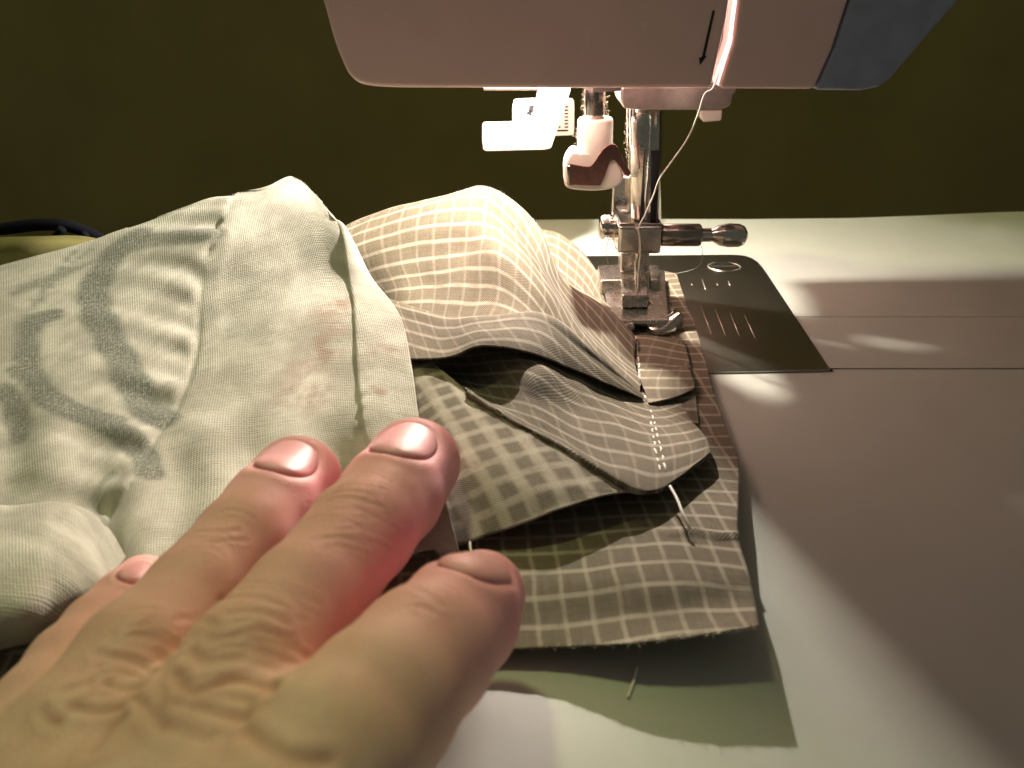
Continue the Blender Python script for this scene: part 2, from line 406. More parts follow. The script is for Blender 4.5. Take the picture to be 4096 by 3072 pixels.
# shell behind the covers: left wall, back wall, lid, arm
xl = HY(1440, 330)[0]; xr = HY(3250, 350)[0]; ZT = 45.0; YB = 6.3  # ZT stretched far above view so the machine shades the front table
MB().prism([(xl-.05, YF+.36, zb+.12), (xl+.2, YF+.36, zb+.02), (xl+.2, YB, zb+.15), (xl-.05, YB, zb+.25)], (-.55, 0, ZT-zb)).build('end_cover', M['shell'], sm, bevel=.05)
MB().box((xl-.3, YB, 5.0), (xr+1.4, YB+.2, ZT)).build('back_cover', M['shell'], sm, smooth=False)  # unseen lower edge dropped to keep lamp light off the wall
MB().box((xl-1.0, YF-.1, ZT), (xr+22, YB+.2, ZT+.3)).build('top_cover', M['shell'], sm, smooth=False)
MB().box((xr+1.45, YF+.1, 9.0), (xr+22, YB+.2, ZT-.01)).build('machine_arm', M['shell'], sm, smooth=True, bevel=.2)
cx = .85
MB().box((cx, YF+1.25, zb+.35), (xr+.55, YB-.02, ZT-.01)).build('casting', M['casting'], sm, smooth=False)
for a0_, a1_, rd in ((-75.2, -55.0, 2.25), (-50.8, -46.5, 2.1), (-44.2, -40.5, 2.1), (-38.2, -34.5, 2.1), (-32.0, -27.5, 1.9), (-25.6, 4, 1.9)):  # unseen blocks added round the lamp to cut its light; gaps make streaks
    A_ = np.radians(np.linspace(a0_, a1_, 6)); inn = [(LAMP[0]+rd*math.cos(a), LAMP[1]+rd*math.sin(a), 5.68) for a in A_]; ou = [(LAMP[0]+(rd+.9)*math.cos(a), LAMP[1]+(rd+.9)*math.sin(a), 5.68) for a in A_[::-1]]
    MB().prism(inn+ou, (0, 0, 4)).build('lamp_blocker', M['casting'], sm, smooth=False)
MB().box((-.3, 2.9, zb+.75), (cx-.02, 3.6, ZT-.01)).build('casting', M['casting'], sm, smooth=False)
# printed threading arrow on the front cover
a0, a1 = HY(2855, 42, YF-.012), HY(2812, 235, YF-.012)
ar = MB(); ar.prism([a0+np.array([-.025, 0, 0]), a0+np.array([.025, 0, 0]), a1+np.array([.03, 0, 0]), a1+np.array([-.03, 0, 0])], (0, .006, 0))
ar.prism([a1+np.array([-.085, 0, .02]), a1+np.array([.075, 0, .06]), HY(2800, 262, YF-.012)], (0, .0055, 0))
ar.build('printed_arrow', M['black'], fc, smooth=False)
# thin bright lamp lens strip below the cover
MB().box(tuple(HY(1935, 362, YF+.6)-np.array([0, 0, 0])), tuple(HY(2160, 345, YF+.9)+np.array([0, .3, 0]))).build('lamp_cover', M['white'], sm, smooth=False)

# buttonhole lever: white L with slanted stem
yv = 3.9
lp = [PY(*q, yv) for q in ((2165, 300), (2285, 300), (2282, 365), (2205, 594), (2180, 600), (1945, 606), (1932, 600), (1928, 560), (1928, 503), (1936, 498), (2100, 494), (2130, 478))]
MB().prism(lp[::-1], (0, .45, 0)).build('buttonhole_lever', M['white'], sm, bevel=.05)
# card with the printed setting marks, behind the lever
yc = 5.0
lp = smoothline([PY(*q, yc) for q in ((2052, 520), (2050, 440), (2056, 410), (2078, 396), (2270, 394), (2290, 398), (2297, 415), (2296, 525), (2290, 538), (2275, 541), (2060, 545), (2052, 520))], 3)[:-1]
cardo = MB().prism(list(lp)[::-1], (0, .08, 0)).build('setting_card', M['white'], sm, bevel=.02)
pr = MB(); yp = yc-.012
def pq(*q): pr.prism([PY(a, b, yp) for a, b in q], (0, .008, 0))
pq((2116, 420), (2140, 420), (2142, 470), (2128, 452), (2114, 444)); pq((2100, 452), (2124, 440), (2128, 466))
def letter(ch, px, py, hgt):
    cu = bpy.data.curves.new('t', 'FONT'); cu.body = ch; cu.size = 1; o = bpy.data.objects.new('t', cu); col.objects.link(o)
    me = o.to_mesh(); vs = [np.array(v.co) for v in me.vertices]; fs = [tuple(p.vertices) for p in me.polygons]
    sc0 = hgt/.69; base = PY(px, py, yp); vv = [base+np.array([v[0]*sc0, 0, v[1]*sc0]) for v in vs]
    o.to_mesh_clear(); bpy.data.objects.remove(o); pr.add(vv, fs)
letter('Pl', 2066, 510, .25)
for i in range(8):
    y0 = 425+i*13.5
    pq((2258, y0), (2273, y0-.5), (2273, y0+5), (2258, y0+5.5))
    if i > 5: pq((2230, y0), (2242, y0-.5), (2242, y0+5), (2230, y0+5.5))
pq((2228, 520), (2272, 519), (2272, 525), (2228, 526))
pr.build('printed_marks', M['black'], cardo, smooth=False)

# needle threader: steel rod, white sleeve and steel hook
nt_ = bpy.data.objects.new('needle_threader', None); col.objects.link(nt_); nt_.parent = sm; nt_.empty_display_size = .01
yn = 0.0
def cyl(name, pxa, pya, pxb, pyb, rpx, m, parent, y=yn, n=28, caps=.06):
    a, b = PY(pxa, pya, y), PY(pxb, pyb, y); r = rpx*np.linalg.norm(a-CAM)/F; L = np.linalg.norm(b-a); c_ = caps/L
    return MB().lathe(a, b, [(0, r-caps*.6), (c_, r), (1-c_, r), (1, r-caps*.6)], n).build(name, m, parent)
cyl('rod', 2380, 300, 2380, 500, 39, M['steel'], nt_)
cyl('sleeve', 2382, 472, 2378, 668, 68, M['ivory'], nt_)
lp = smoothline([PY(*q, yn-.05) for q in ((2318, 600), (2290, 596), (2268, 620), (2256, 655), (2256, 700), (2258, 728), (2275, 742), (2330, 750), (2400, 750), (2450, 740), (2478, 722), (2488, 690), (2470, 640), (2440, 600), (2318, 600))], 3)[:-1]
MB().prism([p+np.array([0, -.35, 0]) for p in lp[::-1]], (0, .8, 0)).build('carrier', M['ivory'], nt_, bevel=.07)
# bent steel strip: finger-pink reflection put into its colour, dark hook to the right
front = smoothline([PY(*q, yn-.46) for q in ((2272, 655), (2300, 660), (2345, 667), (2368, 660), (2395, 620), (2420, 590), (2442, 577), (2462, 580), (2480, 605), (2500, 650), (2522, 690), (2518, 702), (2502, 702), (2482, 672), (2462, 645), (2448, 642), (2436, 655), (2425, 690), (2405, 735), (2390, 742), (2300, 740), (2274, 734), (2272, 655))], 4)[:-1]
MB().prism(list(front)[::-1], (0, .05, 0)).build('hook_plate', M['pinksteel'], nt_, bevel=.012)
cyl('clip_pin', 2276, 662, 2276, 732, 8, M['steel'], nt_, y=yn-.5, n=10, caps=.01)
# bracket and white knob beneath it
lp = smoothline([PY(*q, -.9) for q in ((2486, 345), (2484, 385), (2492, 425), (2515, 437), (2600, 440), (2800, 440), (2890, 436), (2925, 415), (2930, 385), (2915, 345), (2486, 345))], 3)[:-1]
MB().prism(list(lp)[::-1], (0, 1.5, 0)).build('bar_bracket', M['bracket'], sm, bevel=.09)
lp = [PY(*q, -.85) for q in ((2795, 438), (2890, 438), (2888, 478), (2880, 484), (2815, 490), (2802, 470))]
MB().prism(lp[::-1], (0, .35, 0)).build('thread_guide', M['ivory'], sm, bevel=.04)

# needle bar, presser bar and clamp
cyl('needle_bar', 2582, 380, 2582, 905, 62, M['chrome'], sm, y=.15)
cyl('presser_bar', 2548, 360, 2548, 900, 40, M['steel'], sm, y=1.0)
a_ = PY(2485, 700, .9); b_ = PY(2540, 905, .9)
MB().box((a_[0]-.22, .7, b_[2]), (b_[0], 1.3, a_[2])).build('presser_bar_holder', M['chrome'], sm, bevel=.05)
# groove and flat ground into the needle bar
g0, g1 = PY(2576, 602, -.215), PY(2622, 900, -.215)
MB().box((g0[0], -.232, g1[2]), (g1[0], -.1, g0[2])).build('bar_flat', M['darksteel'], sm, smooth=False)
def rbox(name, x0, y0, x1, y1, yd, t, m, parent, bev=.06):
    p, q = PY(x0, y1, yd), PY(x1, y0, yd)
    return MB().box((p[0], yd, p[2]), (q[0], yd+t, q[2])).build(name, m, parent, bevel=bev)
cl = rbox('needle_clamp', 2470, 905, 2652, 1018, -.55, .95, M['chrome'], sm, .09)
rbox('clamp_cap', 2478, 893, 2650, 920, -.50, .85, M['steel'], cl, .04)
cyl('clamp_arm', 2640, 940, 2802, 940, 44, M['steel'], cl, y=-.15, caps=.05)
a, b = PY(2800, 940, -.15), PY(2845, 940, -.15)
MB().lathe(a, b, [(k/12, .15+.03*(k % 2)) for k in range(13)], 20).build('screw_thread', M['chrome'], cl)
a, b = PY(2832, 940, -.15), PY(2986, 942, -.15); s_ = np.linalg.norm(a-CAM)/F
tsc = MB().lathe(a, b, [(0, 16*s_), (.08, 22*s_), (.3, 40*s_), (.55, 46*s_), (.8, 44*s_), (.93, 36*s_), (1, 20*s_)], 32).build('thumb_screw', M['chrome'], cl)
# presser bar screw at the left
a, b = PY(2396, 908, .5), PY(2476, 908, .5); r = 49*np.linalg.norm(a-CAM)/F
MB().lathe(a, b, [(0, r*.5), (.02, r*.78), (.12, r*.95), (.25, r), (1, r)], 32).build('holder_screw', M['chrome'], sm)
rbox('screw_washer', 2462, 868, 2486, 1000, .1, .75, M['steel'], sm, .03)
# needle
p0, p1 = PY(2552, 1015, -.1), PZ(2546, 1262, .0)
MB().lathe(p0, p1, [(0, .085), (.42, .085), (.5, .055), (.93, .045), (1, .008)], 14).build('needle', M['chrome'], sm)
# presser foot: ankle, shank bridge, sole with slot and curled toe
pf = bpy.data.objects.new('presser_foot', None); col.objects.link(pf); pf.parent = sm; pf.empty_display_size = .01
def Fz(px, py, z): return PZ(px, py, z)
rbox('ankle', 2480, 1012, 2600, 1090, .55, .6, M['dustychrome'], pf, .06)
def slab(name, top, z, t, m, bev=.04):
    p = [Fz(a, b, z) for a, b in top]; return MB().prism([q-np.array([0, 0, t]) for q in p[::-1]], (0, 0, t)).build(name, m, pf, bevel=bev)
slab('ankle_bridge', ((2482, 1040), (2592, 1040), (2596, 1180), (2488, 1180)), .78, .35, M['dustychrome'], .05)
slab('side_block', ((2392, 1060), (2482, 1056), (2492, 1120), (2402, 1122)), .68, .48, M['dustychrome'], .05)
slab('side_block', ((2597, 1058), (2632, 1060), (2640, 1120), (2600, 1122)), .66, .46, M['dustychrome'], .05)
# sole as a height-field strip with toes turned up at the front
so = []
for k, (yl_, zz) in enumerate(((1098, .30), (1150, .29), (1200, .28), (1235, .28), (1302, .30))):
    so.append([Fz(2404+k*6+(yl_-1098)*.06, yl_, zz), Fz(2480+k*5, yl_, zz), Fz(2560+k*5, yl_, zz), Fz(2656+(yl_-1098)*.10, yl_, zz)])
def strip(name, rows, m, parent, solid=.12, nu=8, nv=6, cut=None):
    G = grid(rows, nu, nv); fs = gfaces(*G.shape[:2]); vs = G.reshape(-1, 3)
    if cut is not None:
        fs = [f for f in fs if not cut(np.mean([vs[i] for i in f], 0))]
    return link(name, vs, fs, m, parent, solid=solid, offset=-1)
slot = Fz(2543, 1229, .28)
sole = strip('sole', so, M['dustychrome'], pf, .13, 14, 10, lambda c: ((c[0]-slot[0])/.36)**4+((c[1]-slot[1])/.17)**4 < 1)
sr_ = [slot+np.array([.38*np.sign(math.cos(a))*abs(math.cos(a))**.5, .18*np.sign(math.sin(a))*abs(math.sin(a))**.5, .01]) for a in np.linspace(0, 2*math.pi, 40)]
MB().tube(sr_, .022, 6, False).build('needle_slot', M['chrome'], pf)
toe = [[Fz(2575, 1262, .30), Fz(2620, 1266, .30), Fz(2660, 1258, .31), Fz(2690, 1240, .34)],
       [Fz(2568, 1262, .27), Fz(2600, 1292, .28), Fz(2645, 1285, .32), Fz(2702, 1246, .44)],
       [Fz(2572, 1296, .24), Fz(2612, 1322, .22), Fz(2662, 1316, .27), Fz(2728, 1262, .46)],
       [Fz(2580, 1326, .10), Fz(2640, 1344, .09), Fz(2692, 1332, .12), Fz(2728, 1296, .2)]]
strip('toe', toe, M['chrome'], pf, .05, 8, 8)
toe = [[Fz(2440, 1262, .30), Fz(2480, 1262, .30), Fz(2520, 1262, .30)], [Fz(2460, 1300, .34), Fz(2500, 1305, .36), Fz(2532, 1300, .36)], [Fz(2468, 1320, .26), Fz(2505, 1325, .26), Fz(2535, 1315, .26)]]
strip('toe', toe, M['chrome'], pf, .05, 8, 6)
rim = smoothline([Fz(2560, 1252, .34), Fz(2572, 1278, .31), Fz(2600, 1294, .32), Fz(2645, 1285, .37), Fz(2678, 1262, .42), Fz(2694, 1248, .46)], 6)
MB().tube(rim, .028, 8).build('toe_rim', M['chrome'], pf)

# extension table in front
et = thing('extension_table', (0, -8, -9), 'cream plastic extension table lying flat in front of the needle plate', 'table')
MB().prism([(-24, ysB-.035, -1.0), (-24, -20.5, -1.0), (26, -20.5, -1.0), (26, ysB-.035, -1.0)], (0, 0, .998)).build('tabletop', M['bed'], et, bevel=.012)
for sx in (-22, 24):
    for sy in (-19.5, ysB-1.5): MB().box((sx-.8, sy-.8, -9), (sx+.8, sy+.8, -1.002)).build('leg', M['bed'], et, bevel=.1)

# ================================================================ CHECKED GARMENT
gt = thing('checked_garment', tuple(PZ(2300, 1700, 0)), 'brown and cream checked cotton piece folded and pleated under the presser foot', 'fabric')
CK, CB = M['check'], M['checkback']
base, Gb, bvb = cloth('base_layer', [
    [(2300, 1080, .07), (2440, 1085, .07), (2560, 1085, .08), (2650, 1085, .08), (2705, 1098, .10)],
    [(2300, 1200, .08), (2440, 1200, .08), (2560, 1200, .08), (2660, 1200, .09), (2742, 1201, .11)],
    [(2250, 1350, .10), (2420, 1350, .10), (2580, 1350, .10), (2710, 1350, .11), (2795, 1350, .13)],
    [(2150, 1500, .10), (2350, 1500, .12), (2560, 1500, .15), (2720, 1500, .15), (2835, 1500, .15)],
    [(1950, 1700, .15), (2250, 1700, .2), (2500, 1700, .2), (2740, 1700, .2), (2898, 1700, .22)],
    [(1700, 1880, .2), (2100, 1880, .3), (2450, 1870, .3), (2750, 1850, .3), (2953, 1840, .28)],
    [(1300, 2080, .25), (1900, 2060, .35), (2350, 2040, .45), (2700, 2020, .45), (2953, 1990, .40)],
    [(900, 2260, .3), (1700, 2200, .4), (2250, 2180, .55), (2650, 2150, .62), (2951, 2134, .52)],
    [(500, 2420, .3), (1500, 2360, .4), (2180, 2330, .5), (2650, 2320, .62), (2990, 2280, .58)],
    [(150, 2560, .3), (1300, 2500, .25), (2130, 2480, .34), (2640, 2460, .48), (3018, 2400, .54)],
    [(-250, 2750, .25), (1200, 2640, .18), (2112, 2597, .25), (2600, 2572, .50), (3036, 2508, .64)]],
    M['checkflat'], gt, 16, 12, .018, 1.5, 3, .016, (.10, .17), fray=.006, planar=(.06, 0.0),
    extra=lambda G, U, V: .075*np.exp(-((G[..., 1]-PZ(2850, 2134, .6)[1]-.03*np.sin(G[..., 0]*9))/.07)**2)*np.clip((G[..., 0]+1.3)/.6, 0, 1))
cloth('base_layer', [[(-300, 2350, .2), (100, 2340, .2), (420, 2380, .2), (900, 2500, .2)], [(-300, 2600, .2), (80, 2600, .2), (400, 2650, .2), (900, 2700, .2)],
    [(-300, 2850, .2), (60, 2900, .2), (400, 2900, .2), (900, 2900, .2)], [(-300, 3150, .2), (60, 3150, .2), (400, 3150, .2), (900, 3150, .2)]], CK, gt, 14, 14, .03, 1.2, 9, .03)
# hump behind, with its hidden far side
hump, Gh, bvh_h = cloth('raised_fold', [
    [(1358, 1040, .3), (1481, 1010, .3), (1662, 960, .3), (1842, 930, .3), (1936, 920, .3), (2050, 940, .3), (2153, 985, .3), (2250, 1120, .2), (2428, 1225, .15), (2530, 1325, .15)],
    [(1356, 935, 1.7), (1479, 885, 1.9), (1662, 835, 2.1), (1842, 785, 2.3), (1938, 772, 2.3), (2048, 838, 2.0), (2148, 945, 1.6), (2236, 1118, .9), (2424, 1233, .5), (2526, 1334, .25)],
    [(1358, 924, 2.0), (1481, 874, 2.2), (1662, 823, 2.5), (1842, 772, 2.7), (1940, 760, 2.7), (2056, 826, 2.4), (2158, 935, 1.9), (2242, 1115, 1.2), (2428, 1235, .65), (2530, 1336, .3)],
    [(1380, 1010, 1.8), (1500, 960, 2.0), (1680, 920, 2.2), (1850, 880, 2.35), (1960, 870, 2.35), (2070, 930, 2.1), (2165, 1035, 1.7), (2250, 1160, 1.1), (2405, 1290, .62), (2535, 1400, .3)],
    [(1450, 1100, 1.4), (1560, 1070, 1.6), (1700, 1050, 1.65), (1860, 1020, 1.7), (1980, 1010, 1.85), (2090, 1050, 1.7), (2180, 1130, 1.4), (2275, 1230, .95), (2405, 1360, .55), (2545, 1460, .3)],
    [(1540, 1170, 1.2), (1620, 1160, 1.3), (1730, 1160, 1.2), (1870, 1160, 1.2), (1990, 1150, 1.35), (2090, 1160, 1.4), (2190, 1210, 1.2), (2290, 1310, .8), (2415, 1430, .48), (2550, 1520, .28)],
    [(1560, 1250, .9), (1650, 1290, .9), (1750, 1320, .8), (1880, 1330, .8), (2000, 1320, .9), (2100, 1310, 1.0), (2190, 1320, .9), (2300, 1410, .6), (2430, 1500, .4), (2560, 1590, .26)]],
    CK, gt, 16, 14, .04, 1.7, 11, .035, (.1, .0), rot=-.28,
    extra=lambda G, U, V: .07*np.sin(V*2.6+U*.5)*np.clip((G[..., 0]+6.2)/2, 0, 1)*np.clip((1.2-G[..., 0])/1.5, 0, 1))
cloth('rear_flap', [
    [(2080, 960, .5), (2130, 925, .9), (2220, 930, 1.0), (2305, 985, .8), (2372, 1065, .5), (2405, 1150, .28), (2428, 1250, .2)],
    [(2085, 985, .6), (2120, 975, .85), (2200, 990, .9), (2270, 1040, .7), (2335, 1110, .45), (2375, 1190, .28), (2410, 1280, .2)],
    [(2100, 1060, .6), (2130, 1060, .7), (2180, 1100, .7), (2240, 1150, .5), (2300, 1200, .4), (2350, 1250, .28), (2400, 1310, .2)]], CK, gt, 12, 14, .03, 2.2, 21, .03, (.0, .1), rot=.15)
mid, Gm, bvm = cloth('lower_fold', [
    [(1560, 1300, .5), (1780, 1330, .6), (2040, 1350, 1.0), (2210, 1420, 1.15), (2400, 1500, .6), (2556, 1575, .3), (2700, 1560, .2)],
    [(1650, 1440, .75), (1830, 1450, .72), (2105, 1445, 1.66), (2265, 1508, 1.27), (2430, 1585, .66), (2590, 1640, .36), (2720, 1612, .25)],
    [(1760, 1520, 1.15), (1900, 1570, 1.10), (2120, 1600, 1.40), (2300, 1650, 1.08), (2460, 1690, .75), (2622, 1720, .5), (2772, 1690, .35)],
    [(1830, 1545, 1.25), (1990, 1640, 1.30), (2180, 1715, 1.24), (2340, 1765, 1.08), (2495, 1800, .86), (2645, 1810, .7), (2828, 1762, .5)],
    [(1870, 1572, 1.36), (2060, 1690, 1.34), (2240, 1783, 1.24), (2400, 1878, 1.10), (2530, 1946, .95), (2652, 1940, .82), (2842, 1812, .62)],
    [(1874, 1584, 1.29), (2062, 1702, 1.27), (2240, 1793, 1.17), (2398, 1888, 1.03), (2530, 1958, .88), (2662, 1952, .75), (2838, 1822, .56)]],
    M['checkmid'], gt, 16, 14, .035, 2.0, 31, .035, (.05, .2))
pleat, Gp, bvp = cloth('pleat', [
    [(1530, 1262, .6), (1700, 1310, .6), (1806, 1332, .6), (1951, 1330, .65), (2150, 1320, .75), (2340, 1425, .5), (2556, 1594, .25)],
    [(1535, 1192, 1.35), (1700, 1248, 1.45), (1806, 1273, 1.5), (1951, 1268, 1.8), (2172, 1257, 1.9), (2352, 1385, 1.35), (2559, 1578, .45)],
    [(1560, 1260, 1.4), (1715, 1310, 1.5), (1810, 1325, 1.65), (1948, 1310, 1.95), (2160, 1310, 1.95), (2340, 1420, 1.35), (2562, 1584, .46)],
    [(1590, 1350, 1.45), (1722, 1380, 1.5), (1812, 1380, 1.65), (1940, 1350, 1.95), (2145, 1365, 1.92), (2328, 1455, 1.33), (2566, 1590, .45)],
    [(1620, 1440, 1.4), (1735, 1438, 1.5), (1815, 1426, 1.62), (1935, 1386, 1.88), (2135, 1418, 1.82), (2318, 1490, 1.26), (2570, 1598, .43)]],
    M['checkmid'], gt, 16, 12, .015, 2.4, 41, .035, (.2, .2))
facing, Gf, bvf = cloth('turned_facing', [
    [(1600, 1330, 1.30), (1715, 1440, 1.30), (1810, 1520, 1.30), (1951, 1636, 1.30), (2096, 1713, 1.28), (2240, 1787, 1.20), (2370, 1862, 1.10), (2480, 1930, .98), (2545, 1962, .88)],
    [(1640, 1480, 1.22), (1730, 1570, 1.20), (1810, 1650, 1.18), (1935, 1760, 1.18), (2075, 1820, 1.20), (2225, 1865, 1.16), (2362, 1905, 1.06), (2480, 1945, .96), (2545, 1965, .88)],
    [(1670, 1650, 1.05), (1745, 1760, 1.02), (1810, 1850, 1.0), (1935, 1920, 1.02), (2080, 1940, 1.08), (2230, 1955, 1.08), (2368, 1950, 1.02), (2480, 1960, .94), (2545, 1970, .87)],
    [(1720, 1850, .92), (1770, 1980, .88), (1820, 2168, .60), (1953, 2138, .70), (2100, 2093, .85), (2242, 2040, .96), (2380, 1998, .96), (2490, 1974, .92), (2545, 1973, .86)]],
    CB, gt, 14, 16, .03, 2.2, 51, .03, (.1, .1), planar=(.0, -1.2))
# seam allowance beyond the stitching: three overlapping leaves
fl1, _, bf1 = cloth('seam_allowance', [[(2520, 1345, .2), (2600, 1345, .2), (2735, 1364, .2)], [(2535, 1420, .24), (2620, 1410, .24), (2752, 1415, .22)], [(2560, 1505, .28), (2650, 1492, .27), (2762, 1475, .24)]], CK, gt, 12, 12, .01, 3, 61, .025, (0, .1), rot=-.25)
fl2, _, bf2 = cloth('seam_allowance', [[(2550, 1470, .26), (2640, 1470, .26), (2752, 1470, .24)], [(2560, 1520, .36), (2650, 1512, .35), (2768, 1500, .32)], [(2580, 1570, .38), (2660, 1562, .38), (2781, 1540, .34)], [(2592, 1618, .38), (2700, 1592, .38), (2770, 1560, .36)]], CK, gt, 12, 12, .01, 3, 62, .025, (.1, .0), rot=-.18)
fl3, _, bf3 = cloth('seam_allowance', [[(2580, 1560, .22), (2680, 1550, .22), (2775, 1545, .20)], [(2600, 1620, .26), (2690, 1615, .26), (2785, 1600, .24)], [(2620, 1680, .30), (2700, 1680, .28), (2795, 1700, .24)]], CK, gt, 12, 12, .01, 3, 63, .025, (.1, .1), rot=-.05)
allb = [bvm, bf1, bf2, bf3, bvh_h, bvp, bvb]
stitches('stitching', allb, [(2541, 1340), (2555, 1445), (2563, 1532), (2595, 1633), (2616, 1698), (2640, 1799), (2664, 1890), (2672, 1925)], M['thread'], gt, .30, .05, .019, .014, .010)
stitches('stitching', allb, [(2600, 1690), (2618, 1780), (2632, 1860), (2640, 1930)], M['thread'], gt, .30, .06, .021, .014, .010)

# ================================================================ WHITE PRINTED GARMENT
wt = thing('white_garment', tuple(PZ(900, 1600, 0)), 'off-white cotton garment with grey-green print and stitched hem under the fingers', 'fabric')
def pline(pts, z=None): return pts
PRS = 1.6
PRINT = [([(560, 945), (470, 1010), (400, 1110), (372, 1200), (420, 1330), (500, 1470), (560, 1600), (640, 1680)], .20, 1.0),
         ([(850, 930), (760, 950), (650, 960), (540, 985)], .17, .8),
         ([(560, 960), (360, 1060), (150, 1140), (60, 1180)], .07, .7),
         ([(300, 1010), (180, 1160), (90, 1330)], .035, .7), ([(370, 1000), (230, 1110), (150, 1230), (60, 1330)], .03, .7),
         ([(220, 1260), (130, 1300), (110, 1420), (160, 1560), (280, 1650), (420, 1700), (560, 1800), (600, 1900)], .14, .95),
         ([(60, 1480), (150, 1560), (330, 1660), (470, 1690)], .10, .9),
         ([(20, 1560), (60, 1640), (90, 1750)], .12, .9),
         ([(450, 1900), (380, 2000), (420, 2150), (470, 2220)], .05, .5)]
def mkattrs(ctrlfun):
    def f(G):
        P = G.reshape(-1, 3); d = P-CAM; fz = d[:, 1]*math.cos(PITCH)-d[:, 2]*math.sin(PITCH)
        return P
    return f
def wattr(bv):
    def f(G):
        P = G.reshape(-1, 3); pr = np.zeros(len(P))
        fs = gfaces(*G.shape[:2]); b = BVHTree.FromPolygons([Vector(v) for v in P], fs)
        for pts, wd, st in PRINT:
            L = [hit(b, *q)[0] for q in smoothline(pts, 3)]; L = [q for q in L if q is not None]
            if len(L) > 1:
                d = polydist(P, L)+wob(P[:, 0], P[:, 1], .05, 5, 3); pr = np.maximum(pr, st*np.clip((1.25-d/(wd*PRS))*2.2, 0, 1))
        bl = np.zeros(len(P))
        for pts, wd in (([(1350, 1230), (1300, 1400), (1200, 1560), (1260, 1600)], .55), ([(1520, 1400), (1600, 1420)], .28), ([(1480, 1560), (1530, 1580)], .13)):
            L = [hit(b, *q)[0] for q in pts]; L = [q for q in L if q is not None]
            if len(L) > 1: bl = np.maximum(bl, np.clip(1.3-polydist(P, L)/wd, 0, 1))
        return {'print': pr, 'blush': bl}
    return f
SEAM2 = [PZ(*q) for q in ((853, 946, 2.75), (815, 1069, 2.2), (799, 1238, 1.62), (791, 1392, 1.25), (753, 1530, .98), (700, 1640, .85), (620, 1760, .7), (560, 1900, .55))]
HEM1 = [PZ(*q) for q in ((1335, 900, 2.75), (1368, 992, 2.35), (1414, 1238, 1.6), (1429, 1480, 1.1), (1440, 1600, .9), (1468, 1807, .6), (1520, 1990, .45))]
def wextra(G, U, V):
    P = G.reshape(-1, 3); d2 = polydist(P, SEAM2).reshape(G.shape[:2]); d1 = polydist(P, HEM1).reshape(G.shape[:2])
    h = -.06*np.exp(-(d2/.06)**2)-.05*np.exp(-(d1/.04)**2)
    hy = np.array([p[1] for p in HEM1]); hx = np.array([p[0] for p in HEM1]); oo = np.argsort(hy)
    sd1 = G[..., 0]-np.interp(G[..., 1], hy[oo], hx[oo]); hm = np.clip((HEM1[0][1]+.1-G[..., 1])/.5, 0, 1); h = h+.06*np.clip(sd1/.05, 0, 1)*hm+.05*np.exp(-(d1/.04)**2)*(1-hm)
    ys = np.array([p[1] for p in SEAM2]); xs = np.array([p[0] for p in SEAM2]); o = np.argsort(ys)
    side = G[..., 0]-np.interp(G[..., 1], ys[o], xs[o])
    s = G[..., 1]*2.3+side*.35
    pk = np.sin(s*2.0)*.5+np.sin(s*3.7+1)*.35
    h = h+np.where(side < 0, .13*pk*np.exp(side/.9)*(1-np.exp(-(d2/.12)**2)), .02*pk*np.exp(-side/.3))
    h = h+.016*np.sin(G[..., 1]*14)*np.exp(-((d1-.22)/.18)**2)*(G[..., 0] > -6)
    h = h+.05*np.exp(-((d2-.35)/.14)**2)*(side > 0)*.3
    # folds at the lower left
    k = np.clip((-7.2-G[..., 1])/1.2, 0, 1)*np.clip((-5.0-G[..., 0])/2, 0, 1)
    h = h+.06*k*np.sin((G[..., 0]*1.1+G[..., 1]*.45)*4.2)
    return h
body, Gw, bvw = cloth('printed_panel', [
    [(-350, 1300, .3), (350, 1180, .3), (853, 1000, .3), (1060, 960, .3), (1150, 930, .3), (1230, 950, .3), (1290, 980, .3)],
    [(-350, 1180, 1.8), (350, 1000, 2.3), (853, 830, 2.8), (1060, 785, 3.0), (1150, 745, 3.05), (1210, 765, 3.0), (1275, 850, 2.7)],
    [(-350, 1165, 2.0), (350, 978, 2.5), (853, 812, 3.1), (1060, 768, 3.25), (1178, 726, 3.35), (1246, 770, 3.25), (1320, 862, 3.0)],
    [(-350, 1250, 1.9), (330, 1130, 2.1), (820, 975, 2.6), (1090, 900, 2.8), (1250, 880, 2.9), (1345, 900, 2.85), (1380, 930, 2.7)],
    [(-350, 1420, 1.6), (310, 1290, 1.75), (800, 1160, 1.9), (1100, 1120, 2.0), (1300, 1110, 2.0), (1425, 1115, 2.0), (1478, 1112, 1.95)],
    [(-350, 1600, 1.35), (290, 1470, 1.4), (790, 1350, 1.35), (1100, 1300, 1.5), (1310, 1290, 1.55), (1480, 1280, 1.6), (1600, 1272, 1.65)],
    [(-350, 1770, 1.1), (280, 1660, 1.05), (760, 1520, 1.0), (1100, 1490, 1.1), (1310, 1480, 1.1), (1500, 1470, 1.3), (1652, 1480, 1.45)],
    [(-350, 1930, .9), (280, 1840, .8), (690, 1670, .8), (1080, 1690, .8), (1320, 1700, .8), (1520, 1700, 1.1), (1686, 1700, 1.25)],
    [(-350, 2050, .8), (290, 1990, .6), (590, 1890, .6), (1020, 1900, .55), (1350, 1930, .5), (1590, 1950, .85), (1770, 1950, 1.0)],
    [(-350, 2120, .6), (330, 2110, .5), (560, 2120, .5), (1000, 2150, .5), (1400, 2180, .5), (1650, 2170, .55), (1832, 2172, .62)],
    [(-350, 2200, .4), (400, 2240, .4), (600, 2300, .4), (1000, 2300, .4), (1400, 2300, .4), (1650, 2230, .5), (1830, 2176, .56)]],
    M['cotton'], wt, 26, 20, .016, 1.0, 71, .04, attrs=wattr(None), extra=wextra)
